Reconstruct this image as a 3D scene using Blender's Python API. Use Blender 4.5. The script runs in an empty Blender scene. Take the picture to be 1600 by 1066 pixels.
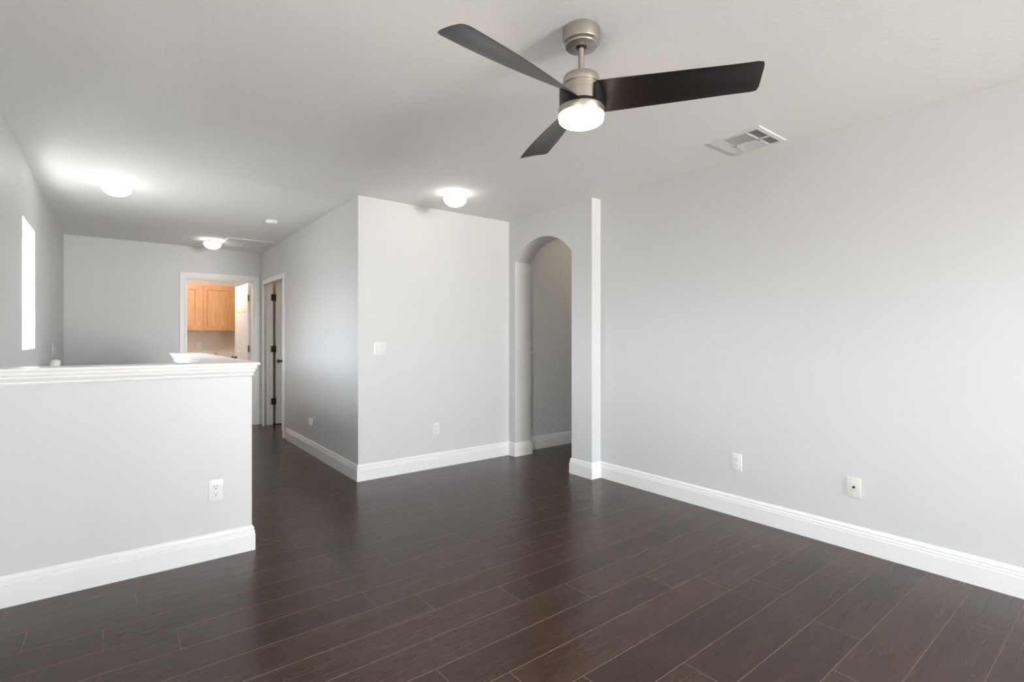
import bpy, bmesh, math, random
from mathutils import Vector, Matrix
random.seed(7)
SC = bpy.context.scene
COL = SC.collection
PI = math.pi

# ------------------------------------------------------------ camera
CAM_H = 1.2159
cam = bpy.data.cameras.new('camera'); camo = bpy.data.objects.new('camera', cam); COL.objects.link(camo)
camo.location = (0, 0, CAM_H)
camo.rotation_euler = (PI/2, 0, -math.radians(37.9509))
cam.sensor_fit = 'HORIZONTAL'; cam.sensor_width = 36.0
cam.lens = 790.7353/1600*36.0
cam.shift_y = -(533.0-529.4887)/1600
cam.clip_start = 0.02; cam.clip_end = 100
SC.camera = camo

# ------------------------------------------------------------ world, colour management
w = bpy.data.worlds.new('world'); SC.world = w; w.use_nodes = True
_nt = w.node_tree; bg = _nt.nodes['Background']
_tc = _nt.nodes.new('ShaderNodeTexCoord'); _sp = _nt.nodes.new('ShaderNodeSeparateXYZ'); _mr = _nt.nodes.new('ShaderNodeMapRange')
_mr.inputs['From Min'].default_value = -0.10; _mr.inputs['From Max'].default_value = 0.16; _mr.interpolation_type = 'SMOOTHSTEP'
_cr = _nt.nodes.new('ShaderNodeMix'); _cr.data_type = 'RGBA'
SKY_S, GROUND, SKYC = 43.0, (1.32, 1.28, 1.20, 1), (0.86, 0.935, 1.0, 1)
# invented dimming of the ground toward the stair side weakens that window's ceiling glow
_mx = _nt.nodes.new('ShaderNodeMapRange'); _mx.inputs['From Min'].default_value = -0.36; _mx.inputs['From Max'].default_value = -0.16
_gm = _nt.nodes.new('ShaderNodeMix'); _gm.data_type = 'RGBA'; _gm.inputs['A'].default_value = tuple(c*0.20 for c in GROUND[:3])+(1,); _gm.inputs['B'].default_value = GROUND
_nt.links.new(_sp.outputs['X'], _mx.inputs['Value']); _nt.links.new(_mx.outputs[0], _gm.inputs['Factor']); _nt.links.new(_gm.outputs['Result'], _cr.inputs['A'])
_cr.inputs['B'].default_value = SKYC
_nt.links.new(_tc.outputs['Generated'], _sp.inputs[0]); _nt.links.new(_sp.outputs['Z'], _mr.inputs['Value'])
_nt.links.new(_mr.outputs[0], _cr.inputs['Factor']); _nt.links.new(_cr.outputs['Result'], bg.inputs[0]); bg.inputs[1].default_value = SKY_S
SC.view_settings.view_transform = 'Standard'; SC.view_settings.look = 'None'
SC.view_settings.exposure = 0.20; SC.view_settings.gamma = 1.0
SC.view_settings.use_curve_mapping = False
SC.cycles.use_denoising = True
SC.cycles.max_bounces = 12; SC.cycles.diffuse_bounces = 8; SC.cycles.glossy_bounces = 4
SC.cycles.sample_clamp_indirect = 20
SC.cycles.caustics_reflective = False; SC.cycles.caustics_refractive = False

# ------------------------------------------------------------ portals that guide the sky light in through the windows
def portal(name, loc, direction, sx, sy):
    l = bpy.data.lights.new(name, 'AREA'); l.shape = 'RECTANGLE'; l.size = sx; l.size_y = sy; l.cycles.is_portal = True
    o = bpy.data.objects.new(name, l); COL.objects.link(o); o.location = loc
    o.rotation_euler = Vector(direction).to_track_quat('-Z', 'Y').to_euler()
    return o
portal('daylight_stair_window', (-0.66, 4.952, 1.5865), (1, 0, 0), 0.64, 0.89)
portal('daylight_added_rear_window', (2.35, -5.14, 1.30), (0, 1, 0), 1.8, 1.8)  # belongs to the window added behind the camera
portal('daylight_added_side_window', (-0.66, 0.45, 1.50), (1, 0, 0), 0.7, 1.1)  # belongs to the window added beside the camera

# ------------------------------------------------------------ materials
def mat(name, color, rough=0.5, metal=0.0, spec=0.5, bump=None, emit=None, coat=0.0):
    m = bpy.data.materials.new(name); m.use_nodes = True
    nt = m.node_tree; b = nt.nodes['Principled BSDF']
    b.inputs['Base Color'].default_value = (*color, 1); b.inputs['Roughness'].default_value = rough
    b.inputs['Metallic'].default_value = metal; b.inputs['Specular IOR Level'].default_value = spec
    b.inputs['Coat Weight'].default_value = coat
    if emit:
        b.inputs['Emission Color'].default_value = (*emit[0], 1); b.inputs['Emission Strength'].default_value = emit[1]
    if bump:
        scale, strength, detail = bump
        tc = nt.nodes.new('ShaderNodeTexCoord'); n = nt.nodes.new('ShaderNodeTexNoise')
        n.inputs['Scale'].default_value = scale; n.inputs['Detail'].default_value = detail
        bp = nt.nodes.new('ShaderNodeBump'); bp.inputs['Strength'].default_value = strength; bp.inputs['Distance'].default_value = 0.002
        nt.links.new(tc.outputs['Object'], n.inputs['Vector']); nt.links.new(n.outputs['Fac'], bp.inputs['Height'])
        nt.links.new(bp.outputs['Normal'], b.inputs['Normal'])
    return m
def lin(*c): return tuple(((v/255)/12.92 if v/255 <= .04045 else ((v/255+.055)/1.055)**2.4) for v in c)

M_WALL = mat('grey_wall_paint', (0.665, 0.668, 0.668), 0.42, spec=0.45, bump=(90, 0.10, 3))
M_BEIGE = mat('beige_wall_paint', (0.74, 0.69, 0.61), 0.5, bump=(90, 0.1, 3))
M_CEIL = mat('ceiling_paint', (0.88, 0.87, 0.855), 0.75, spec=0.2, bump=(55, 0.8, 4))
M_TRIM = mat('white_trim_paint', (0.86, 0.86, 0.855), 0.32)
M_PLASTIC = mat('white_plastic', (0.80, 0.80, 0.795), 0.3)
M_IVORY = mat('ivory_plastic', (0.74, 0.73, 0.67), 0.35)
M_DOOR = mat('white_door_paint', (0.78, 0.775, 0.75), 0.38)
M_SLOT = mat('dark_slot', (0.03, 0.03, 0.03), 0.6)
M_GREYBTN = mat('grey_receptacle', (0.62, 0.62, 0.62), 0.4)
M_NICKEL = mat('brushed_nickel', (0.46, 0.42, 0.375), 0.36, metal=0.9)
M_BRONZE = mat('dark_bronze', (0.05, 0.043, 0.036), 0.4, metal=0.7)
M_BLADE = mat('espresso_blade', (0.010, 0.0075, 0.0065), 0.36, spec=0.6)
M_VENTDARK = mat('vent_duct_interior', (0.05, 0.05, 0.045), 0.8)
M_VENT = mat('white_vent_enamel', (0.72, 0.715, 0.70), 0.45)
M_FANLENS = mat('lit_fan_lens', (0.9, 0.9, 0.9), 0.4, emit=((1.0, 0.80, 0.62), 45))
M_DOME = mat('lit_frosted_glass', (0.9, 0.9, 0.9), 0.3, emit=((1.0, 0.96, 0.90), 7))
M_FILL_LAUNDRY = mat('added_laundry_glow', (0.9, 0.9, 0.9), 0.3, emit=((1.0, 0.86, 0.78), 150))  # glow of the invented laundry light
M_FILL_HIDDEN = mat('added_hidden_glow', (0.9, 0.9, 0.9), 0.3, emit=((1.0, 0.84, 0.66), 20))  # glow of the invented corridor and closet lights
M_SEAM = mat('plank_bevel_seam', (0.20, 0.13, 0.095), 0.5)
M_CARPET = mat('stair_carpet', (0.42, 0.39, 0.35), 0.95, bump=(300, 0.5, 2))
M_BOUNCE = mat('pale_bounce_sheet', (0.72, 0.69, 0.64), 0.4)  # pale surface for the added laundry bounce sheet
def glass(name='window_glass', tint=1.0):
    m = bpy.data.materials.new(name); m.use_nodes = True; nt = m.node_tree; nt.nodes.clear()
    out = nt.nodes.new('ShaderNodeOutputMaterial'); mx = nt.nodes.new('ShaderNodeMixShader'); mx.inputs[0].default_value = 0.06
    tr = nt.nodes.new('ShaderNodeBsdfTransparent'); tr.inputs[0].default_value = (tint, tint, tint, 1); gl = nt.nodes.new('ShaderNodeBsdfGlossy'); gl.inputs['Roughness'].default_value = 0.02
    nt.links.new(tr.outputs[0], mx.inputs[1]); nt.links.new(gl.outputs[0], mx.inputs[2]); nt.links.new(mx.outputs[0], out.inputs[0])
    return m
M_GLASS = glass()
M_GLASS_DIM = glass('dimmed_window_glass', 0.92)  # grey added to the pane to cut the stair window's light

def wood_floor():
    m = bpy.data.materials.new('dark_walnut_plank'); m.use_nodes = True; nt = m.node_tree; L = nt.links
    b = nt.nodes['Principled BSDF']
    N = lambda t: nt.nodes.new(t)
    tc = N('ShaderNodeTexCoord'); at = N('ShaderNodeAttribute'); at.attribute_name = 'tone'
    sep = N('ShaderNodeSeparateColor'); L.new(at.outputs['Color'], sep.inputs[0])
    off = N('ShaderNodeCombineXYZ')
    mul = N('ShaderNodeMath'); mul.operation = 'MULTIPLY'; mul.inputs[1].default_value = 37.0; L.new(sep.outputs[0], mul.inputs[0])
    L.new(mul.outputs[0], off.inputs[0]); L.new(mul.outputs[0], off.inputs[2])
    add = N('ShaderNodeVectorMath'); add.operation = 'ADD'; L.new(tc.outputs['Object'], add.inputs[0]); L.new(off.outputs[0], add.inputs[1])
    mp = N('ShaderNodeMapping'); mp.inputs['Scale'].default_value = (2.0, 9.0, 1.0); L.new(add.outputs[0], mp.inputs[0])
    n1 = N('ShaderNodeTexNoise'); n1.inputs['Scale'].default_value = 1.3; n1.inputs['Detail'].default_value = 7; n1.inputs['Roughness'].default_value = .55
    n1.inputs['Distortion'].default_value = 0.7
    L.new(mp.outputs[0], n1.inputs[0])
    mp2 = N('ShaderNodeMapping'); mp2.inputs['Scale'].default_value = (4, 75, 1); L.new(add.outputs[0], mp2.inputs[0])
    n2 = N('ShaderNodeTexNoise'); n2.inputs['Scale'].default_value = 1.0; n2.inputs['Detail'].default_value = 4; L.new(mp2.outputs[0], n2.inputs[0])
    n3 = N('ShaderNodeTexNoise'); n3.inputs['Scale'].default_value = 3.2; n3.inputs['Detail'].default_value = 2; L.new(add.outputs[0], n3.inputs[0])
    cr = N('ShaderNodeValToRGB'); e = cr.color_ramp.elements
    e[0].position = 0.30; e[0].color = (0.024, 0.0105, 0.0062, 1); e[1].position = 0.72; e[1].color = (0.054, 0.0255, 0.015, 1)
    e2 = e.new(0.5); e2.color = (0.038, 0.0165, 0.0095, 1)
    mx = N('ShaderNodeMath'); mx.operation = 'MULTIPLY_ADD'; mx.inputs[1].default_value = 0.16; L.new(n2.outputs[0], mx.inputs[0])
    s1 = N('ShaderNodeMath'); s1.operation = 'MULTIPLY'; s1.inputs[1].default_value = 0.62; L.new(n1.outputs[0], s1.inputs[0]); L.new(s1.outputs[0], mx.inputs[2])
    mx3 = N('ShaderNodeMath'); mx3.operation = 'MULTIPLY_ADD'; mx3.inputs[1].default_value = 0.22; L.new(n3.outputs[0], mx3.inputs[0]); L.new(mx.outputs[0], mx3.inputs[2])
    L.new(mx3.outputs[0], cr.inputs[0])
    hsv = N('ShaderNodeHueSaturation'); L.new(cr.outputs[0], hsv.inputs['Color'])
    v = N('ShaderNodeMath'); v.operation = 'MULTIPLY_ADD'; v.inputs[1].default_value = 0.32; v.inputs[2].default_value = 0.84; L.new(sep.outputs[1], v.inputs[0])
    L.new(v.outputs[0], hsv.inputs['Value']); hsv.inputs['Saturation'].default_value = 0.92
    L.new(hsv.outputs[0], b.inputs['Base Color'])
    rr = N('ShaderNodeMath'); rr.operation = 'MULTIPLY_ADD'; rr.inputs[1].default_value = 0.14; rr.inputs[2].default_value = 0.19; L.new(n2.outputs[0], rr.inputs[0])
    L.new(rr.outputs[0], b.inputs['Roughness']); b.inputs['Specular IOR Level'].default_value = 0.40
    bp = N('ShaderNodeBump'); bp.inputs['Strength'].default_value = 0.12; bp.inputs['Distance'].default_value = 0.001
    L.new(n2.outputs[0], bp.inputs['Height']); L.new(bp.outputs[0], b.inputs['Normal'])
    return m
M_FLOOR = wood_floor()

def maple():
    m = bpy.data.materials.new('honey_maple'); m.use_nodes = True; nt = m.node_tree; L = nt.links; b = nt.nodes['Principled BSDF']
    tc = nt.nodes.new('ShaderNodeTexCoord'); mp = nt.nodes.new('ShaderNodeMapping'); mp.inputs['Scale'].default_value = (18, 18, 2.5)
    n = nt.nodes.new('ShaderNodeTexNoise'); n.inputs['Scale'].default_value = 1.6; n.inputs['Detail'].default_value = 4
    cr = nt.nodes.new('ShaderNodeValToRGB'); cr.color_ramp.elements[0].color = (0.46, 0.225, 0.082, 1); cr.color_ramp.elements[1].color = (0.56, 0.30, 0.125, 1)
    cr.color_ramp.elements[0].position = .3; cr.color_ramp.elements[1].position = .7
    L.new(tc.outputs['Object'], mp.inputs[0]); L.new(mp.outputs[0], n.inputs[0]); L.new(n.outputs[0], cr.inputs[0]); L.new(cr.outputs[0], b.inputs['Base Color'])
    b.inputs['Roughness'].default_value = 0.38
    return m
M_MAPLE = maple()

# ------------------------------------------------------------ mesh helpers
class MB:
    """Collects shapes into one mesh."""
    def __init__(self): self.bm = bmesh.new()
    def box(self, x0, y0, z0, x1, y1, z1, bev=0.0, mi=0):
        t = bmesh.new()
        vs = [t.verts.new(p) for p in [(x0,y0,z0),(x1,y0,z0),(x1,y1,z0),(x0,y1,z0),(x0,y0,z1),(x1,y0,z1),(x1,y1,z1),(x0,y1,z1)]]
        for f in [(0,3,2,1),(4,5,6,7),(0,1,5,4),(1,2,6,5),(2,3,7,6),(3,0,4,7)]: t.faces.new([vs[i] for i in f])
        if bev > 0: bmesh.ops.bevel(t, geom=t.edges[:], offset=bev, segments=2, affect='EDGES', profile=0.6)
        for f in t.faces: f.material_index = mi
        self.merge(t); return self
    def merge(self, t, M=None):
        if M: bmesh.ops.transform(t, matrix=M, verts=t.verts)
        me = bpy.data.meshes.new('t'); t.to_mesh(me); t.free(); self.bm.from_mesh(me); bpy.data.meshes.remove(me)
    def poly(self, pts, mi=0):
        f = self.bm.faces.new([self.bm.verts.new(p) for p in pts]); f.material_index = mi; return self
    def prism(self, pts, a, b, axis='z'):
        """pts 2D outline extruded from a to b along axis."""
        def P(u, v, w): return {'z': (u, v, w), 'x': (w, u, v), 'y': (u, w, v)}[axis]
        A = [self.bm.verts.new(P(u, v, a)) for u, v in pts]; B = [self.bm.verts.new(P(u, v, b)) for u, v in pts]
        n = len(pts)
        self.bm.faces.new(A); self.bm.faces.new(B[::-1])
        for i in range(n): self.bm.faces.new([A[i], B[i], B[(i+1)%n], A[(i+1)%n]])
        return self
    def lathe(self, prof, c=(0,0,0), n=48, axis='z', cap=True):
        """prof: (r, h) list turned about an axis through c."""
        def P(r, h, a):
            u, v = r*math.cos(a), r*math.sin(a)
            d = {'z': (u, v, h), 'x': (h, u, v), 'y': (u, h, v)}[axis]
            return (c[0]+d[0], c[1]+d[1], c[2]+d[2])
        rings = []
        for r, h in prof:
            rings.append([self.bm.verts.new(P(0, h, 0))] if r < 1e-6 else [self.bm.verts.new(P(r, h, 2*PI*k/n)) for k in range(n)])
        for A, B in zip(rings, rings[1:]):
            for k in range(n):
                k2 = (k+1) % n
                if len(A) == 1 and len(B) == 1: continue
                if len(A) == 1: self.bm.faces.new([A[0], B[k], B[k2]])
                elif len(B) == 1: self.bm.faces.new([A[k], A[k2], B[0]])
                else: self.bm.faces.new([A[k], A[k2], B[k2], B[k]])
        if cap:
            for R in (rings[0], rings[-1]):
                if len(R) > 1: self.bm.faces.new(R)
        return self
    def sweep(self, path, profile, mapper, closed=False, side=1, i0=0, i1=None, caps=True):
        """profile (d, h) swept with mitres along a 2D path; mapper(u, v, h) -> xyz."""
        n = len(path); i1 = n-1 if i1 is None else i1
        def nrm(i, j):
            dx, dy = path[j%n][0]-path[i%n][0], path[j%n][1]-path[i%n][1]; l = math.hypot(dx, dy)
            return (-dy/l*side, dx/l*side)
        offs = []
        for i in range(n):
            if closed or 0 < i < n-1:
                a = nrm(i-1, i); b = nrm(i, i+1); s = 1+a[0]*b[0]+a[1]*b[1]
                offs.append(((a[0]+b[0])/s, (a[1]+b[1])/s))
            else: offs.append(nrm(0, 1) if i == 0 else nrm(n-2, n-1))
        idx = list(range(n))+[0] if closed else list(range(i0, i1+1))
        rings = [[self.bm.verts.new(mapper(path[i][0]+offs[i][0]*d, path[i][1]+offs[i][1]*d, h)) for d, h in profile] for i in idx]
        m = len(profile)
        for A, B in zip(rings, rings[1:]):
            for k in range(m): self.bm.faces.new([A[k], A[(k+1)%m], B[(k+1)%m], B[k]])
        if caps and not closed:
            self.bm.faces.new(rings[0]); self.bm.faces.new(rings[-1][::-1])
        return self
    def tube(self, pts, r, n=14):
        rings = []
        for i, p in enumerate(pts):
            p = Vector(p); d = (Vector(pts[min(i+1, len(pts)-1)])-Vector(pts[max(i-1, 0)])).normalized()
            up = Vector((0,0,1)) if abs(d.z) < .9 else Vector((1,0,0)); s = d.cross(up).normalized(); t = s.cross(d)
            rr = r[i] if isinstance(r, (list, tuple)) else r
            rings.append([self.bm.verts.new(p+s*math.cos(2*PI*k/n)*rr+t*math.sin(2*PI*k/n)*rr) for k in range(n)])
        for A, B in zip(rings, rings[1:]):
            for k in range(n): self.bm.faces.new([A[k], A[(k+1)%n], B[(k+1)%n], B[k]])
        self.bm.faces.new(rings[0]); self.bm.faces.new(rings[-1][::-1]); return self
    def build(self, name, material, parent=None, smooth=False, loc=None, M=None, angle=35):
        bm = self.bm
        bmesh.ops.recalc_face_normals(bm, faces=bm.faces)
        if M: bmesh.ops.transform(bm, matrix=M, verts=bm.verts)
        if loc: bmesh.ops.translate(bm, vec=[-v for v in loc], verts=bm.verts)
        me = bpy.data.meshes.new(name); bm.to_mesh(me); bm.free()
        for m in (material if isinstance(material, (list, tuple)) else [material]): me.materials.append(m)
        if smooth:
            me.shade_smooth(); me.set_sharp_from_angle(angle=math.radians(angle))
        o = bpy.data.objects.new(name, me); COL.objects.link(o)
        if parent: o.parent = parent
        if loc: o.location = loc
        return o

def tag(o, label, cat, group=None, kind=None):
    o['label'] = label; o['category'] = cat
    if group: o['group'] = group
    if kind: o['kind'] = kind
    return o
def thing(name, label, cat, loc, rot=0.0, group=None, kind=None):
    o = bpy.data.objects.new(name, None); COL.objects.link(o); o.location = loc; o.rotation_euler = (0, 0, rot)
    o.empty_display_size = 0.05
    return tag(o, label, cat, group, kind)
def struct(o, label, cat): return tag(o, label, cat, None, 'structure')

# ------------------------------------------------------------ plan (metres, camera over the origin)
H = 2.44
XL = -0.495           # left wall face
XR = 3.35             # right wall face
XA, XA2 = 3.24, 3.447 # arch wall faces
YP = 3.03             # end of the arch wall pier
YB = 4.206            # wall with the switch
XC = 1.618            # hall wall face
YD = 7.896            # far wall face
YF, YF2 = 3.226, 3.366  # half wall faces
XG, XF = 0.43, 0.612  # stair half wall faces
YG = 5.80             # its far end
YR = -5.00            # rear wall face
ARY0, ARY1, ARS, ARC = 3.277, 4.101, 2.011, 2.205
YI = 4.24             # corridor wall face
D2Y0, D2Y1 = 6.585, 7.75
D1X0, D1X1 = 0.705, 1.53
DH = 2.03

# ------------------------------------------------------------ floor planks
PITCH, Y0 = 0.1795, 0.3835
ROW = {15: .822, 14: .069, 13: .915, 12: 1.165, 11: .197, 10: .926, 9: 1.121, 8: .264, 7: .544, 6: .926, 5: 1.128, 4: .114, 3: .465}
LEN = 1.2105
def floor():
    bm = bmesh.new(); lay = bm.loops.layers.float_color.new('tone')
    g = 0.0012; rnd = random.Random(3)
    hole = (XL-0.2, YF2-0.02, XG+0.02, YG)
    def quad(x0, y0, x1, y1, z, mi, col):
        f = bm.faces.new([bm.verts.new(p) for p in [(x0,y0,z),(x1,y0,z),(x1,y1,z),(x0,y1,z)]]); f.material_index = mi
        for l in f.loops: l[lay] = col
    X0, X1, k = -0.7, 6.3, -31
    while Y0+k*PITCH < 10.0:
        ya, yb = Y0+k*PITCH, Y0+(k+1)*PITCH
        off = ROW.get(k, rnd.random()*LEN)
        j = math.floor((X0-off)/LEN)
        while off+j*LEN < X1:
            xa, xb = max(X0, off+j*LEN), min(X1, off+(j+1)*LEN); col = (rnd.random(), rnd.random(), rnd.random(), 1)
            ym = (ya+yb)/2
            if hole[1] < ym < hole[3]: xa = max(xa, hole[2])
            if xb-xa > 0.01:
                # plank face with tiny chamfers falling to the seam
                ia, ib, ja, jb = xa+g, xb-g, ya+g, yb-g
                quad(ia, ja, ib, jb, 0.0, 0, col)
                P = [(xa,ya,-g),(xb,ya,-g),(xb,yb,-g),(xa,yb,-g)]; Q = [(ia,ja,0),(ib,ja,0),(ib,jb,0),(ia,jb,0)]
                for a in range(4):
                    b = (a+1) % 4
                    f = bm.faces.new([bm.verts.new(p) for p in (P[a], P[b], Q[b], Q[a])]); f.material_index = 1
                    for l in f.loops: l[lay] = col
            j += 1
        k += 1
    me = bpy.data.meshes.new('floor'); bm.to_mesh(me); bm.free(); me.materials.append(M_FLOOR); me.materials.append(M_SEAM)
    # slab under the planks, split around the stairwell
    s = MB()
    s.box(X0, Y0-31*PITCH, -0.15, X1, YF2-0.02, -0.002, mi=1); s.box(XG+0.02, YF2-0.02, -0.15, X1, YG, -0.002, mi=1); s.box(X0, YG, -0.15, X1, 10.0, -0.002, mi=1)
    b2 = bmesh.new(); b2.from_mesh(me); me2 = bpy.data.meshes.new('s'); s.bm.to_mesh(me2); s.bm.free(); b2.from_mesh(me2); b2.to_mesh(me); b2.free(); bpy.data.meshes.remove(me2)
    o = bpy.data.objects.new('floor', me); COL.objects.link(o)
    struct(o, 'dark brown wood plank floor running through the whole room', 'floor')
floor()

# ------------------------------------------------------------ walls and ceiling
struct(MB().box(-0.7, -5.2, H, 6.3, 10.1, H+0.12).build('ceiling', M_CEIL), 'flat off-white textured ceiling over room and hall', 'ceiling')

W1Y0, W1Y1, W1Z0, W1Z1 = 4.631, 5.273, 1.143, 2.03
W2Y0, W2Y1, W2Z0, W2Z1 = 0.10, 0.80, 0.95, 2.05
def left_wall():
    xo = XL-0.15; m = MB(); ys = [YR-.12, W2Y0, W2Y1, W1Y0, W1Y1, YD+.12]
    m.box(xo, ys[0], -2.6, XL, ys[1], H); m.box(xo, ys[2], -2.6, XL, ys[3], H); m.box(xo, ys[4], -2.6, XL, ys[5], H)
    m.box(xo, ys[1], -2.6, XL, ys[2], W2Z0); m.box(xo, ys[1], W2Z1, XL, ys[2], H)
    m.box(xo, ys[3], -2.6, XL, ys[4], W1Z0); m.box(xo, ys[3], W1Z1, XL, ys[4], H)
    struct(m.build('wall_left', M_WALL), 'grey stairwell wall on the left with the narrow bright window', 'wall')
left_wall()
struct(MB().box(XR, YR-.12, 0, XR+.15, YP, H).build('wall_right', M_WALL), 'long bare grey wall on the right side of the room', 'wall')
struct(MB().box(XC+.12, YB, 0, XA, YB+.12, H).build('wall_back', M_WALL), 'grey wall facing the room with the double switch', 'wall')
m = MB(); m.box(XC, YB, 0, XC+.12, D2Y0, H); m.box(XC, D2Y1, 0, XC+.12, YD, H); m.box(XC, D2Y0, DH, XC+.12, D2Y1, H)
struct(m.build('wall_hall', M_WALL), 'grey hallway side wall running to the double closet doors', 'wall')
m = MB(); m.box(XL, YD, 0, D1X0, YD+.12, H); m.box(D1X1, YD, 0, XC+.12, YD+.12, H); m.box(D1X0, YD, DH, D1X1, YD+.12, H)
struct(m.build('wall_far', M_WALL), 'grey wall at the far end with the laundry doorway', 'wall')

def arch_wall():
    ym = (ARY0+ARY1)/2; hw = (ARY1-ARY0)/2; rise = ARC-ARS; r = (hw*hw+rise*rise)/(2*rise); zc = ARC-r
    a = math.asin(hw/r); N = 40
    arc = [(ym+r*math.sin(-a+2*a*k/N), zc+r*math.cos(-a+2*a*k/N)) for k in range(N+1)]
    m = MB()
    for x in (XA, XA2):
        # piers and header strips as quads for clean shading
        m.poly([(x, YP, 0), (x, ARY0, 0), (x, ARY0, H), (x, YP, H)]); m.poly([(x, ARY1, 0), (x, YB+.12, 0), (x, YB+.12, H), (x, ARY1, H)])
        for p, q in zip(arc, arc[1:]): m.poly([(x, p[0], p[1]), (x, q[0], q[1]), (x, q[0], H), (x, p[0], H)])
    def strip(a, b): m.poly([(XA, *a), (XA2, *a), (XA2, *b), (XA, *b)])
    strip((ARY0, 0), (ARY0, ARS)); strip((ARY1, ARS), (ARY1, 0))
    for p, q in zip(arc, arc[1:]): strip(p, q)
    strip((YP, 0), (YP, H)); strip((YB+.12, 0), (YB+.12, H)); strip((YP, 0), (ARY0, 0)); strip((ARY1, 0), (YB+.12, 0))
    bmesh.ops.remove_doubles(m.bm, verts=m.bm.verts, dist=1e-5)
    struct(m.build('wall_arch', M_WALL, smooth=True, angle=20), 'short grey wall with the arched opening beside the right wall', 'wall')
arch_wall()
struct(MB().box(XA2, YI, 0, 6.2, YI+.12, H).build('wall_corridor', M_WALL), 'dim corridor wall seen through the arched opening', 'wall')
m = MB(); m.box(XR+.15, YP-.12, 0, 6.2, YP, H); m.box(6.05, YP, 0, 6.2, YI, H)
struct(m.build('wall_corridor_end', M_WALL), 'grey walls closing the corridor behind the arch', 'wall')
# half wall, L-shaped around the stairwell
m = MB(); m.prism([(XL, YF), (XF, YF), (XF, YG), (XG, YG), (XG, YF2), (XL, YF2)], -0.15, 1.055)
struct(m.build('wall_half', M_WALL), 'low grey half wall guarding the stairwell in front', 'half wall')
# rear wall behind the camera with a wide window added for daylight
RX0, RX1, RZ0, RZ1 = 1.45, 3.25, 0.40, 2.20
m = MB(); m.box(XL, YR-.12, 0, RX0, YR, H); m.box(RX1, YR-.12, 0, XR, YR, H); m.box(RX0, YR-.12, 0, RX1, YR, RZ0); m.box(RX0, YR-.12, RZ1, RX1, YR, H)
struct(m.build('wall_rear', M_WALL), 'grey wall behind the viewer with the added window', 'wall')
# laundry room and closet shells
LX0, LX1, LY = -0.2, 2.6, 9.90
m = MB(); m.box(LX0, LY, 0, LX1, LY+.1, H); m.box(LX0-.1, YD+.12, 0, LX0, LY, H); m.box(LX1, YD+.12, 0, LX1+.1, LY, H)
struct(m.build('wall_laundry', M_BEIGE), 'beige laundry room wall below the maple cabinet', 'wall')
struct(MB().box(LX0, YD+.125, 0.0005, LX1, LY, .006).build('floor_laundry_bounce', M_BOUNCE), 'pale floor sheet added to bounce light in the laundry room', 'floor')  # hidden pale sheet put in to throw light up the laundry wall
m = MB(); m.box(3.3, YB+.12, 0, 3.42, YD+.12, H); m.box(XC+.12, YD, 0, 3.3, YD+.12, H); m.box(XC+.12, 6.2, 0, 3.3, 6.28, H)
struct(m.build('wall_closet', M_BEIGE), 'dim closet walls behind the open closet door', 'wall')
# stairwell
def stairs():
    m = MB(); n = 9; run = (YG-YF2)/n; rise = 0.19
    for k in range(n):
        y1 = YG-k*run; y0 = y1-run; z = -rise*(k+1)
        m.box(XL, y0-.02, z-.19-.02, XG, y1, z, 0.008)
    m.box(XL, YF-1.2, -2.3, XG, YF2+.02, -2.2)
    struct(m.build('stairs', M_CARPET), 'carpeted stairs dropping behind the half wall', 'stairs')
    m = MB(); m.box(XG, YF-1.2, -2.6, XG+.1, YG, -0.15); m.box(XL, YF-1.3, -2.6, XG+.1, YF-1.2, -0.15); m.box(XL, YG, -2.6, XG+.1, YG+.1, -0.15)
    m.box(XL, YF-1.2, -2.6, XG, YG, -2.5)
    struct(m.build('wall_stairwell', M_WALL), 'grey stairwell lining under the floor', 'wall')
stairs()

# ------------------------------------------------------------ baseboards
BB = [(0, 0), (.016, 0), (.016, .092), (.0155, .095), (.0095, .0975), (.0095, .1010), (.0145, .103), (.0145, .1085), (.0115, .112), (.0070, .1135),
      (.0070, .117), (.0105, .1195), (.011, .124), (.0095, .130), (.006, .1355), (.0035, .1375), (.0035, .141), (0, .141)]
flat = lambda u, v, h: (u, v, h)
def baseboard(name, label, path, side, i0=0, i1=None):
    return struct(MB().sweep(path, BB, flat, side=side, i0=i0, i1=i1).build(name, M_TRIM), label, 'baseboard')
pb = [(XC, D2Y0-.078), (XC, YB), (XA, YB), (XA, ARY1), (XA2, ARY1), (XA2, YI), (6.05, YI)]
baseboard('baseboard_hall', 'white baseboard along the hallway side wall', pb, -1, 0, 1)
baseboard('baseboard_back', 'white baseboard under the double switch wall, turning into the arch', pb, -1, 1, 4)
baseboard('baseboard_corridor', 'white baseboard seen through the arched opening', pb, -1, 4, 6)
pr_ = [(XA2, ARY0), (XA, ARY0), (XA, YP), (XR, YP), (XR, YR)]
baseboard('baseboard_arch', 'short white baseboard around the foot of the arch pier', pr_, -1, 0, 3)
baseboard('baseboard_right', 'long white baseboard along the right wall', pr_, -1, 3, 4)
baseboard('baseboard_half', 'white baseboard at the foot of the half wall', [(XL, YF), (XF, YF), (XF, YG), (XG, YG)], -1)
baseboard('baseboard_far', 'white baseboard on the far wall left of the laundry doorway', [(XL, YG+.05), (XL, YD), (D1X0-.063, YD)], -1)
baseboard('baseboard_rear', 'white baseboard behind the viewer', [(XR, YR), (XL, YR), (XL, YF)], -1)

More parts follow.
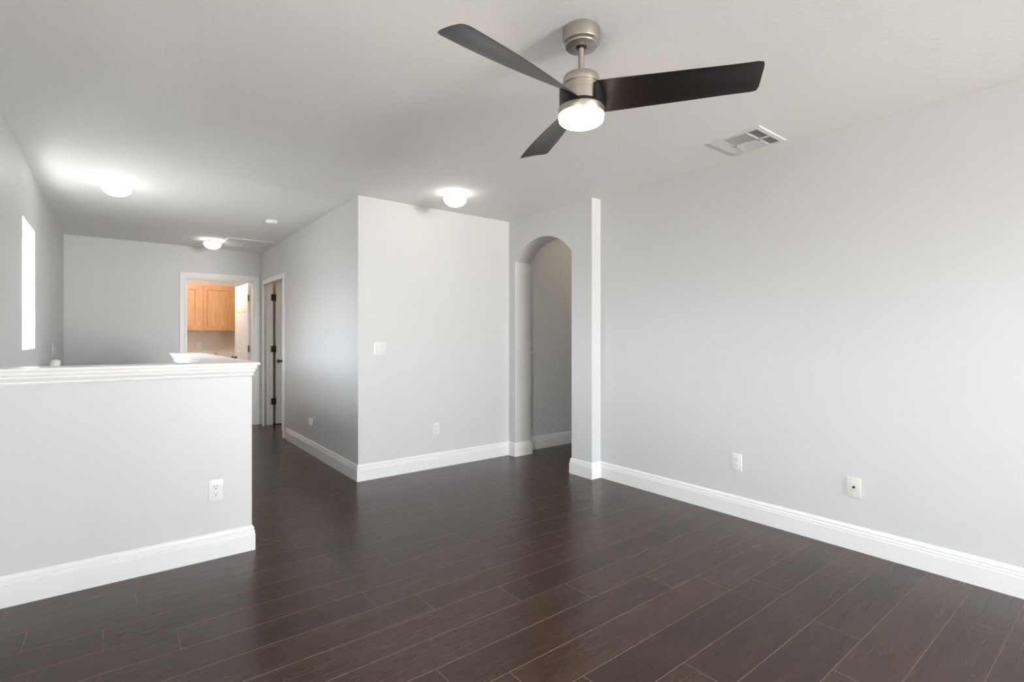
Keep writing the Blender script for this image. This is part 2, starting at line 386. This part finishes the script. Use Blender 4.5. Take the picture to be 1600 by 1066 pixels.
# ------------------------------------------------------------ half wall cap
def cap():
    path = [(XL, YF), (XF, YF), (XF, YG), (XG, YG), (XG, YF2), (XL, YF2)]
    m = MB()
    mould = [(0, 1.0), (.005, 1.0), (.008, 1.004), (.0105, 1.009), (.0050, 1.014), (.0075, 1.019), (.0135, 1.026), (.017, 1.034), (.0155, 1.0360),
             (.0155, 1.041), (.021, 1.043), (.0235, 1.050), (.0235, 1.0575), (.019, 1.0585), (.019, 1.0625), (0, 1.0625)]
    m.sweep(path, mould, flat, side=-1)
    # board with eased edge, following the outline
    board = [(-.068, 1.0625), (.033, 1.0625), (.0355, 1.0645), (.0365, 1.068), (.0365, 1.074), (.0355, 1.078), (.033, 1.080), (-.068, 1.080)]
    m.sweep(path, board, flat, side=-1)
    m.box(XG+.05, YF2-.08, 1.0626, XF-.05, YG-.06, 1.0799)
    return struct(m.build('trim_1', M_TRIM), 'white moulded cap along the top of the half wall', 'trim')
cap()

# ------------------------------------------------------------ door casings and jambs
CAS = [(0, 0), (0, .010), (.004, .013), (.018, .015), (.030, .015), (.034, .0175), (.058, .0175), (.063, .014), (.063, 0)]
def casing_parts(parent, path, mapper):
    m = MB(); m.sweep(path, CAS, mapper, side=1); return m.build('casing', M_TRIM, parent)
# laundry doorway
t = struct(thing('trim_2', '', '', (0, 0, 0)), 'white casing around the laundry doorway on the far wall', 'door casing')
casing_parts(t, [(D1X0, 0), (D1X0, DH), (D1X1, DH), (D1X1, 0)], lambda u, v, h: (u, YD-h, v))
m = MB(); j = .016
m.box(D1X0, YD-.001, 0, D1X0+j, YD+.121, DH-j); m.box(D1X1-j, YD-.001, 0, D1X1, YD+.121, DH-j); m.box(D1X0, YD-.001, DH-j, D1X1, YD+.121, DH)
m.box(D1X0+j, YD+.05, 0, D1X0+j+.01, YD+.075, DH-j); m.box(D1X1-j-.01, YD+.05, 0, D1X1-j, YD+.075, DH-j); m.box(D1X0+j, YD+.05, DH-j-.01, D1X1-j, YD+.075, DH-j)
m.build('jamb', M_TRIM, t)
# closet doorway
t = struct(thing('trim_3', '', '', (0, 0, 0)), 'white casing around the closet doorway in the hallway wall', 'door casing')
casing_parts(t, [(D2Y1, 0), (D2Y1, DH), (D2Y0, DH), (D2Y0, 0)], lambda u, v, h: (XC-h, u, v))
m = MB()
m.box(XC-.001, D2Y0, 0, XC+.121, D2Y0+j, DH-j); m.box(XC-.001, D2Y1-j, 0, XC+.121, D2Y1, DH-j); m.box(XC-.001, D2Y0, DH-j, XC+.121, D2Y1, DH)
m.box(XC+.05, D2Y1-j-.01, 0, XC+.075, D2Y1-j, DH-j); m.box(XC+.05, D2Y0+j, DH-j-.01, XC+.075, D2Y1-j, DH-j)
m.build('jamb', M_TRIM, t)

# ------------------------------------------------------------ doors
def leaf(m, w, h, t, x0=0.0):
    """six raised panels on both faces; lies in local xz, thickness on y (0..t)."""
    st, mid = .11*w/.76+.0, .10*w/.76
    cols = [(st, (w-mid)/2), ((w+mid)/2, w-st)]
    rows = [(.20, .86), (1.02, 1.60), (1.70, 1.90)]
    xs = sorted({0, w, *[c for p in cols for c in p]}); zs = sorted({0, h, *[r for p in rows for r in p]})
    for face_y, s in ((0.0, 1), (t, -1)):
        for xa, xb in zip(xs, xs[1:]):
            for za, zb in zip(zs, zs[1:]):
                if (xa, xb) in cols and (za, zb) in rows:
                    levels = [(0, 0), (.010, .006), (.022, .006), (.045, .0015)]
                    R = [[(xa+i, za+i), (xb-i, za+i), (xb-i, zb-i), (xa+i, zb-i)] for i, _ in levels]
                    for q in range(3):
                        for a in range(4):
                            b = (a+1) % 4
                            m.poly([(x0+R[q][a][0], face_y+s*levels[q][1], R[q][a][1]), (x0+R[q][b][0], face_y+s*levels[q][1], R[q][b][1]),
                                    (x0+R[q+1][b][0], face_y+s*levels[q+1][1], R[q+1][b][1]), (x0+R[q+1][a][0], face_y+s*levels[q+1][1], R[q+1][a][1])])
                    m.poly([(x0+p[0], face_y+s*levels[3][1], p[1]) for p in R[3]])
                else: m.poly([(x0+xa, face_y, za), (x0+xb, face_y, za), (x0+xb, face_y, zb), (x0+xa, face_y, zb)])
    for a, b in (((0, 0), (w, 0)), ((w, 0), (w, h)), ((w, h), (0, h)), ((0, h), (0, 0))):
        m.poly([(x0+a[0], 0, a[1]), (x0+b[0], 0, b[1]), (x0+b[0], t, b[1]), (x0+a[0], t, a[1])])
    bmesh.ops.remove_doubles(m.bm, verts=m.bm.verts, dist=1e-6)
    return m
def knob(parent, x, z, t, both=True):
    for s, y in ((-1, 0), (1, t)) if both else ((-1, 0),):
        prof = [(.031, 0), (.031, .005), (.026, .010), (.012, .013), (.011, .034), (.018, .040), (.0265, .050), (.0275, .060), (.022, .069), (0, .072)]
        MB().lathe([(r, s*hh) for r, hh in prof], (x, y, z), 24, 'y', cap=True).build('door_knob', M_BRONZE, parent, smooth=True)['label'] = 'dark bronze door knob'
def hinge(parent, x, y, z):
    m = MB(); m.lathe([(.0065, -.045), (.0065, .045)], (x, y, z), 12); m.lathe([(.004, .045), (.005, .049), (0, .052)], (x, y, z), 10)
    m.box(x-.001, y-.002, z-.045, x+.034, y+.002, z+.045, .0008); m.box(x-.034, y-.001, z-.045, x+.001, y+.001, z+.045)
    m.build('hinge', M_BRONZE, parent, smooth=True)['label'] = 'dark bronze hinge'

def place_door(name, label, hinge_xy, ang, w, knobs=True, flip=1, hinges=True, gap=.006):
    t = struct(thing(name, '', '', (hinge_xy[0], hinge_xy[1], 0), ang), label, 'door')
    body = leaf(MB(), w, DH-.03, .035, gap); body.build('door_leaf', M_DOOR, t, loc=None).location = (0, 0, .012)
    if knobs: knob(t, w-.055, .925, .035)
    if hinges:
        for z in (.33, 1.07, 1.80): hinge(t, 0, flip, z)
    return t
# laundry door: hinged at right jamb, swung into the laundry room
place_door('door_1', 'white six-panel door swung open into the laundry room', (D1X1-.016, YD+.128), math.radians(93.5), .74, flip=.035, gap=.030)
# closet: far leaf open, near leaf closed
place_door('door_2', 'open white panel leaf inside the closet doorway', (XC+.128, D2Y1-.018), math.radians(2), .56, flip=-.004, knobs=False, gap=.032)
place_door('door_3', 'closed white panel leaf of the closet nearest the room', (XC+.122, D2Y0+.018), math.radians(90), .50, flip=0.02, hinges=False)

# ------------------------------------------------------------ windows
def window(name, label, axis, a0, a1, z0, z1, face, outer, pane=None):
    t = struct(thing(name, '', '', (0, 0, 0)), label, 'window')
    P = (lambda u, v, h: (h, u, v)) if axis == 'x' else (lambda u, v, h: (u, h, v))
    m = MB(); s = 1 if outer > face else -1
    prof = [(0, outer-s*.045), (0, outer-s*.005), (-.04, outer-s*.005), (-.04, outer-s*.045)]
    m.sweep([(a0, z0), (a1, z0), (a1, z1), (a0, z1)], prof, P, closed=True, side=-1)
    m.build('window_frame', M_TRIM, t)
    m = MB(); mid = (z0+z1)/2; lo = min(outer-s*.04, outer-s*.01); hi = max(outer-s*.04, outer-s*.01)
    if axis == 'x': m.box(lo, a0+.04, mid-.018, hi, a1-.04, mid+.018)
    else: m.box(a0+.04, lo, mid-.018, a1-.04, hi, mid+.018); m.box((a0+a1)/2-.02, lo, z0+.04, (a0+a1)/2+.02, hi, z1-.04)
    m.build('meeting_rail', M_TRIM, t)
    m = MB(); lo, hi = outer-s*.027, outer-s*.023
    if axis == 'x': m.box(min(lo, hi), a0+.03, z0+.03, max(lo, hi), a1-.03, z1-.03)
    else: m.box(a0+.03, min(lo, hi), z0+.03, a1-.03, max(lo, hi), z1-.03)
    m.build('window_pane', pane or M_GLASS, t)
    return t
window('window_1', 'narrow bright window high on the stairwell wall', 'x', W1Y0, W1Y1, W1Z0, W1Z1, XL, XL-.15, M_GLASS_DIM)
window('window_added_side', 'unseen window added in the left wall to light the room', 'x', W2Y0, W2Y1, W2Z0, W2Z1, XL, XL-.15)  # out-of-view window, added and placed to light the right wall
window('window_added_rear', 'unseen wide window added behind the viewer for daylight', 'y', RX0, RX1, RZ0, RZ1, YR, YR-.12)  # out-of-view window, added as the main daylight source

# ------------------------------------------------------------ ceiling fan
FX, FY = 1.452, 1.415
def fan():
    t = thing('ceiling_fan', 'three-blade ceiling fan with dark blades, nickel body and lit lens', 'ceiling fan', (FX, FY, H))
    L = lambda prof, name, mt, par=t, lab=None, n=64: _lab(MB().lathe(prof, (0, 0, 0), n).build(name, mt, par, smooth=True, angle=30), lab)
    def _lab(o, l):
        if l: o['label'] = l
        return o
    cn = L([(.074, 0), (.0745, -.003), (.0745, -.050), (.0735, -.054), (.068, -.058), (.0635, -.0605), (.0625, -.066), (.058, -.068), (.022, -.068), (.022, -.060), (.012, -.060)], 'canopy', M_NICKEL)
    ball = MB().lathe([(.0125, -.050), (.018, -.056), (.0205, -.063), (.019, -.069), (.0125, -.073)], (0, 0, 0), 32).build('hanger_ball', M_BRONZE, t, smooth=True); ball['label'] = 'dark hanger ball'
    L([(.0118, -.05), (.0118, -.19)], 'downrod', M_NICKEL, n=32)
    MB().lathe([(.0118, -.168), (.0155, -.170), (.0155, -.183), (.0118, -.185)], (0, 0, 0), 32).build('coupling', M_NICKEL, t, smooth=True)
    mh = L([(.012, -.182), (.060, -.183), (.068, -.186), (.0715, -.192), (.072, -.216), (.0715, -.2185), (.0675, -.2195), (.0675, -.2225),
            (.0695, -.2235), (.0695, -.246), (.0690, -.2465), (.0690, -.2475), (.0695, -.248), (.0695, -.290), (.012, -.292)], 'motor_housing', M_NICKEL)
    # carrier: dark helical collar that each blade grows out of
    z0 = 2.168-H; ph = -0.932+0.0; w = .076; pit = -.245
    rc = .088; n = 180; m = MB(); zb = z0-.040
    def top(a):
        # the rim follows each blade root down from its high edge, then stays thin up to the next one
        d = (a-ph+PI/3) % (2*PI/3)-PI/3; e = math.radians(39)
        return z0-.036*(d/e) if abs(d) <= e else z0-.034
    T, Bt, Ti = [], [], []
    for k in range(n):
        a = 2*PI*k/n
        T.append(m.bm.verts.new((rc*math.cos(a), rc*math.sin(a), top(a)))); Bt.append(m.bm.verts.new((rc*math.cos(a), rc*math.sin(a), zb)))
        Ti.append(m.bm.verts.new((.068*math.cos(a), .068*math.sin(a), top(a)+.002)))
    for k in range(n):
        q = (k+1) % n
        m.bm.faces.new([T[k], T[q], Bt[q], Bt[k]]); m.bm.faces.new([Ti[k], Ti[q], T[q], T[k]])
    m.bm.faces.new(Bt)
    carrier = m.build('blade_hub', M_BLADE, t, smooth=True, angle=40); carrier['label'] = 'dark hub the blades grow from'
    # light kit
    kit = L([(.089, zb+.001), (.0905, zb-.001), (.0905, zb-.024), (.0895, zb-.026), (.02, zb-.026)], 'light_kit', M_NICKEL)
    MB().lathe([(.086, zb-.024), (.0885, zb-.027), (.0885, zb-.040), (.0865, zb-.048), (.080, zb-.054), (.066, zb-.0575), (.03, zb-.0595), (0, zb-.060)], (0, 0, 0), 64).build('lamp_lens', M_FANLENS, kit, smooth=True)['label'] = 'glowing round lamp lens'
    # blades
    def blade(k):
        a = ph+k*2*PI/3; m = MB(); NS, NT, th = 26, 8, .0055
        top_, bot = [], []
        for i in range(NS+1):
            s = i/NS; r = .064+(.655-.064)*s
            tw = pit-math.radians(22)*(1-s)**2; hw = w*(.86+.14*min(1, s/.6)**.8)
            ra, rb = [], []
            for q in range(NT+1):
                u = -1+2*q/NT
                rr = r
                if i == NS: rr = r-.006*abs(u)**6          # eased tip corners
                uu = u*(1-.05 if i == NS else 1)
                camber = .004*(1-u*u)
                y = uu*hw*math.cos(tw); z = uu*hw*math.sin(tw)+camber
                ed = th*(.35 if abs(u) > .99 else 1)*(.4 if i == NS else 1)
                px = rr*math.cos(a)-y*math.sin(a); py = rr*math.sin(a)+y*math.cos(a)
                ra.append(m.bm.verts.new((px, py, z0+z+ed/2))); rb.append(m.bm.verts.new((px, py, z0+z-ed/2)))
            top_.append(ra); bot.append(rb)
        for i in range(NS):
            for q in range(NT):
                m.bm.faces.new([top_[i][q], top_[i+1][q], top_[i+1][q+1], top_[i][q+1]]); m.bm.faces.new([bot[i][q], bot[i][q+1], bot[i+1][q+1], bot[i+1][q]])
            for q in (0, NT): m.bm.faces.new([top_[i][q], bot[i][q], bot[i+1][q], top_[i+1][q]])
        for i in (0, NS):
            for q in range(NT): m.bm.faces.new([top_[i][q], top_[i][q+1], bot[i][q+1], bot[i][q]])
        m.build('fan_blade', M_BLADE, t, smooth=True, angle=50)['label'] = 'dark espresso fan blade'
    for k in range(3): blade(k)
fan()

# ------------------------------------------------------------ flush ceiling lights
def dome_light(label, x, y, glass=None):
    t = thing('ceiling_light', label, 'ceiling light', (x, y, H), group='flush dome ceiling lights')
    MB().lathe([(.078, 0), (.079, -.004), (.079, -.026), (.084, -.030), (.084, -.036), (.04, -.038)], (0, 0, 0), 48).build('light_base', M_PLASTIC, t, smooth=True)
    MB().lathe([(.082, -.034), (.0915, -.040), (.0955, -.049), (.0945, -.060), (.088, -.074), (.076, -.088), (.058, -.1005), (.036, -.109), (.016, -.1125), (0, -.113)], (0, 0, 0), 48).build('glass_shade', glass or M_DOME, t, smooth=True)['label'] = 'glowing frosted glass bowl'
    return t
dome_light('lit frosted dome ceiling light above the stairwell', -.005, 5.0)
dome_light('lit frosted dome ceiling light by the laundry doorway, beside the air grille', .929, 7.221)
dome_light('lit frosted dome ceiling light in front of the double switch wall', 2.239, 3.65)
dome_light('unseen ceiling light added to brighten the corridor behind the arch', 4.45, 3.62, M_FILL_HIDDEN)  # hidden fixture, invented to lift the dark corridor
dome_light('unseen ceiling light added to brighten the closet', 2.5, 7.1, M_FILL_HIDDEN)  # hidden fixture, invented to lighten the open closet leaf
dome_light('unseen ceiling light added to brighten the laundry room', 1.0, 8.55, M_FILL_LAUNDRY)  # hidden fixture, invented for the warm laundry glow

# smoke detector
t = thing('smoke_detector', 'small round white smoke detector on the hallway ceiling', 'smoke detector', (1.262, 5.67, H))
MB().lathe([(.060, 0), (.060, -.006), (.058, -.008), (.056, -.022), (.050, -.032), (.030, -.036), (0, -.037)], (0, 0, 0), 40).build('detector_body', M_PLASTIC, t, smooth=True)
MB().lathe([(.018, -.034), (.018, -.0385), (.014, -.0395), (0, -.0395)], (0, 0, 0), 24).build('test_button', M_PLASTIC, t, smooth=True)

# ------------------------------------------------------------ ceiling vents
def register():
    x0, x1, y0, y1 = 2.902, 3.242, 1.415, 1.752
    cx, cy = (x0+x1)/2, (y0+y1)/2
    t = thing('ceiling_vent', 'square white louvred air register on the ceiling near the right wall', 'vent', (cx, cy, H))
    ax0, ax1, ay0, ay1 = x0-cx, x1-cx, y0-cy, y1-cy; b = .030
    m = MB()
    m.sweep([(ax0, ay0), (ax1, ay0), (ax1, ay1), (ax0, ay1)], [(0, 0), (0, -.003), (-.004, -.006), (-b+.004, -.009), (-b, -.008), (-b, 0)], flat, closed=True, side=-1)
    S = lambda X, Y: (X-cx, Y-cy)
    # dividers
    m.box(ax0+b, 1.503-cy, -.009, ax1-b, 1.515-cy, -.001); m.box(ax0+b, 1.650-cy, -.009, ax1-b, 1.662-cy, -.001)
    m.box(3.072-cx, ay0+b, -.009, 3.092-cx, 1.662-cy, -.001)
    m.build('vent_frame', M_VENT, t)
    MB().box(ax0+b-.004, ay0+b-.004, -.0012, ax1-b+.004, ay1-b+.004, -.0004).build('duct_opening', M_VENTDARK, t)['label'] = 'dark duct opening'
    def blades(X0, X1, Y0, Y1, along, n, tilt, name):
        for k in range(n):
            m = MB(); f = (k+.5)/n; d = .0058
            if along == 'x':
                yc = Y0+(Y1-Y0)*f-cy; pts = [(-tilt*d, -.0085), (tilt*d, -.0015)]
                m.prism([(yc+pts[0][0], pts[0][1]), (yc+pts[0][0]+.0009, pts[0][1]), (yc+pts[1][0]+.0009, pts[1][1]), (yc+pts[1][0], pts[1][1])], X0-cx, X1-cx, 'x')
            else:
                xc = X0+(X1-X0)*f-cx
                m.prism([(xc-tilt*d, -.0085), (xc-tilt*d+.0009, -.0085), (xc+tilt*d+.0009, -.0015), (xc+tilt*d, -.0015)], Y0-cy, Y1-cy, 'y')
            m.build('louvre', M_VENT, t)
    # (louvre slants differ by quadrant: from here one side shows the dark gaps, the other the blades)
    blades(2.932, 3.072, 1.445, 1.503, 'y', 9, .45, 'a'); blades(3.092, 3.212, 1.445, 1.503, 'y', 8, .45, 'b')
    blades(2.932, 3.072, 1.515, 1.650, 'x', 14, .05, 'c'); blades(3.092, 3.212, 1.515, 1.650, 'y', 12, -1.2, 'd')
    blades(2.932, 3.212, 1.662, 1.722, 'x', 6, -1.2, 'e')
register()
def return_grille():
    x0, x1, y0, y1 = 1.05, 1.56, 6.90, 7.50; cx, cy = (x0+x1)/2, (y0+y1)/2
    t = thing('air_grille', 'large white return air grille on the ceiling by the laundry doorway', 'air grille', (cx, cy, H))
    X0, X1, Y0, Y1 = x0-cx, x1-cx, y0-cy, y1-cy; b = .028
    m = MB(); m.sweep([(X0, Y0), (X1, Y0), (X1, Y1), (X0, Y1)], [(0, 0), (0, -.010), (-.004, -.014), (-b, -.014), (-b, 0)], flat, closed=True, side=-1)
    m.box(-.008, Y0+b, -.013, .008, Y1-b, -.002)
    m.build('grille_frame', M_VENT, t)
    MB().box(X0+b-.004, Y0+b-.004, -.002, X1-b+.004, Y1-b+.004, -.0006).build('duct_opening', M_VENT, t)
    n = 30
    for k in range(n):
        yc = Y0+b+(Y1-Y0-2*b)*(k+.5)/n
        MB().prism([(yc+.005, -.012), (yc+.006, -.012), (yc-.005, -.004), (yc-.006, -.004)], X0+b, X1-b, 'x').build('louvre', M_VENT, t)
    for x in (-.15, .15):
        MB().lathe([(.006, -.013), (.006, -.016), (0, -.017)], (x, Y0+.014, 0), 12).build('latch', M_PLASTIC, t)
return_grille()

# ------------------------------------------------------------ wall plates (local: x right, z up, facing -y)
def plate_base(t, w=.070, h=.114, mt=None, name='cover_plate'):
    m = MB(); m.box(-w/2, -.0055, -h/2, w/2, 0, h/2, .0022); return m.build(name, mt or M_PLASTIC, t, smooth=True)
def screw(t, x, z, y=-.0055):
    m = MB().lathe([(.0032, y+.001), (.0032, y-.0006), (.0024, y-.0010), (0, y-.0010)], (x, 0, z), 12, 'y'); m.build('screw', M_PLASTIC, t)
def outlet(label, x, y, z, rot, group='duplex power outlets', plugged=False, slotmat=None):
    t = thing('wall_outlet', label, 'outlet', (x, y, z), rot, group)
    plate_base(t); screw(t, 0, 0)
    for dz in (-.0195, .0195):
        m = MB(); pts = []
        for k in range(32):
            a = 2*PI*k/32; pts.append((.0172*math.cos(a), dz+max(-.0140, min(.0140, .0172*math.sin(a)))))
        m.prism(pts, -.0078, -.004, 'y'); s = m.build('socket', M_GREYBTN if slotmat else M_PLASTIC, t)
        m = MB(); m.box(-.0082, -.0081, dz-.001, -.0058, -.0070, dz+.0085); m.box(.0056, -.0081, dz+.0005, .0080, -.0070, dz+.0075)
        m.lathe([(.0030, -.0081), (.0030, -.0070)], (0, 0, dz-.0085), 14, 'y')
        m.build('socket_slots', M_SLOT, s)['label'] = 'dark contact slots'
    return t
outlet('white duplex outlet low on the half wall', .430, YF, .376, 0)
outlet('white duplex outlet low on the wall below the double switch', 2.368, YB, .368, 0)
outlet('white duplex outlet on the right wall, the one nearer the arch', XR, 1.787, .370, -PI/2)
outlet('pale outlet on the beige laundry wall under the maple cabinet', 1.079, LY, 1.103, 0)
outlet('white duplex outlet on the hallway wall, partly covered by a plug-in unit', XC, 5.40, .348, -PI/2)
# plug-in unit on the hallway outlet
t = thing('plug_in_unit', 'small white plug-in unit sticking out of the hallway outlet', 'plug-in device', (XC-.008, 5.412, .352), -PI/2)
m = MB(); m.box(-.030, -.052, .000, .026, -.010, .042, .006); m.box(-.020, -.044, -.030, .016, -.012, .000, .005); m.build('unit_body', M_PLASTIC, t, smooth=True)
m = MB().lathe([(.012, -.046), (.012, -.052), (.008, -.055), (0, -.055)], (-.004, 0, -.018), 20, 'y'); m.build('dial', M_GREYBTN, t, smooth=True)
m = MB(); m.box(-.010, -.012, .018, -.006, .0004, .024); m.box(.004, -.012, .018, .008, .0004, .024); m.build('prongs', M_NICKEL, t)
# coax / cable jack plate
t = thing('cable_jack_plate', 'ivory cable jack plate low on the right wall', 'wall plate', (XR, 1.088, .360), -PI/2)
plate_base(t, mt=M_IVORY); screw(t, 0, .042); screw(t, 0, -.042)
MB().lathe([(.0075, -.005), (.0075, -.0075), (.0048, -.0078), (.0048, -.016), (0, -.016)], (0, 0, .001), 16, 'y').build('coax_jack', M_BRONZE, t, smooth=True)['label'] = 'dark metal coax jack'
# double switch
t = thing('light_switch', 'white double light switch at chest height on the back wall', 'light switch', (1.813, YB, 1.130), 0)
plate_base(t, .116, .116)
m = MB(); m.box(-.0400, -.0068, -.034, -.0060, -.004, .034, .0006); fr = m.build('switch_surround', M_PLASTIC, t)
m = MB(); m.box(.0060, -.0068, -.034, .0400, -.004, .034, .0006); fr2 = m.build('switch_surround', M_PLASTIC, t)
m = MB(); m.prism([(-.0068, -.031), (-.0075, -.031), (-.0115, 0), (-.0088, .031), (-.0068, .031)], -.0375, -.0085, 'x'); m.build('rocker', M_PLASTIC, t)
m = MB(); m.prism([(-.0068, -.031), (-.0100, -.031), (-.0075, .001), (-.0068, .001)], .0085, .0375, 'x'); m.build('rocker', M_PLASTIC, t)
m = MB(); m.prism([(-.0068, .002), (-.0115, .002), (-.0125, .010), (-.0068, .031)], .0085, .0375, 'x'); m.build('dimmer_lever', M_PLASTIC, t)
def single_switch(label, x, y, z, rot):
    t = thing('light_switch', label, 'light switch', (x, y, z), rot); plate_base(t); screw(t, 0, .042); screw(t, 0, -.042)
    m = MB(); m.box(-.006, -.0065, -.012, .006, -.005, .012, .0005); m.prism([(-.005, -.006), (-.006, -.008), (-.017, .008), (-.014, .011), (-.005, .006)], -.0035, .0035, 'x'); m.build('toggle', M_PLASTIC, t)
single_switch('white toggle switch on the corridor wall just inside the arch', 3.578, YI, 1.118, 0)
single_switch('white toggle switch on the left stairwell wall past the window', XL, 6.60, 1.118, PI/2)

# ------------------------------------------------------------ handrail in the stairwell
t = thing('handrail', 'white rounded handrail end just showing above the half wall cap', 'handrail', (XL+.085, YG-.05, 1.0))
m = MB(); d = Vector((0, -(YG-YF2), -.19*9)).normalized()
L0 = [(0, 0, .012), (0, -.02, .012), (0, -.05, .008)] + [(0, -.09-.25*k, -.015-.17*k) for k in range(9)]
m.tube(L0, [.020, .030, .033]+[.033]*9, 20); m.build('rail', M_TRIM, t, smooth=True)
m = MB(); m.tube([(0, 0, .012), (0, 0, .0)], .02); m.lathe([(0, -.08), (.030, -.08), (.033, -.07), (.033, .018), (.030, .028), (.022, .034), (0, .036)], (0, -.005, 0), 28); m.build('rail_end', M_TRIM, t, smooth=True)
for k in (1, 4, 7):
    m = MB(); p = Vector(L0[2+k]); m.tube([p+Vector((0, 0, -.03)), p+Vector((-.03, 0, -.06)), p+Vector((-.083, 0, -.06))], .007, 10)
    m.lathe([(.03, -.085), (.03, -.079), (.02, -.077)], (0, p.y, p.z-.06), 16, 'x'); m.build('bracket', M_NICKEL, t, smooth=True)

# ------------------------------------------------------------ laundry cabinet
def cabinet():
    x0, x1, yf, z0, z1 = .30, 1.605, 9.58, 1.340, 2.085
    t = thing('wall_cabinet', 'honey maple wall cabinet hanging in the laundry room', 'cabinet', ((x0+x1)/2, yf, z0))
    cx = (x0+x1)/2; w = (x1-x0)/2; h = z1-z0
    m = MB(); m.box(-w, .02, 0, w, LY-yf-.001, h, .001); m.box(-w, 0, 0, w, .02, h, .001); m.build('cabinet_body', M_MAPLE, t)
    for a, b in ((.33, .575-.03), (.60, 1.044), (1.100, 1.553)):
        a -= cx; b -= cx; d = .055; m = MB(); zz0, zz1 = .016, h-.016
        for (p, q, r, s) in ((a, zz0, a+d, zz1), (b-d, zz0, b, zz1), (a+d, zz0, b-d, zz0+d), (a+d, zz1-d, b-d, zz1)):
            m.box(p, -.020, q, r, -.001, s, .002)
        m.box(a+d-.002, -.011, zz0+d-.002, b-d+.002, -.003, zz1-d+.002)
        m.sweep([(a+d, zz0+d), (b-d, zz0+d), (b-d, zz1-d), (a+d, zz1-d)], [(0, -.019), (-.010, -.011), (0, -.011)], lambda u, v, hh: (u, hh, v), closed=True, side=-1)
        m.build('cabinet_door', M_MAPLE, t)
cabinet()
# washer supply valve on the laundry wall
t = thing('supply_valve', 'small metal valve on the beige laundry wall above the half wall cap', 'valve', (1.321, LY, .965))
m = MB(); m.lathe([(.020, 0), (.020, -.004), (.008, -.006), (.008, -.04), (0, -.04)], (0, 0, 0), 16, 'y'); m.tube([(0, -.03, 0), (0, -.03, -.05)], .007, 10); m.build('valve_body', M_NICKEL, t, smooth=True)
m = MB(); m.tube([(-.025, -.045, .005), (.025, -.045, .005)], .005, 8); m.build('valve_handle', M_NICKEL, t, smooth=True)
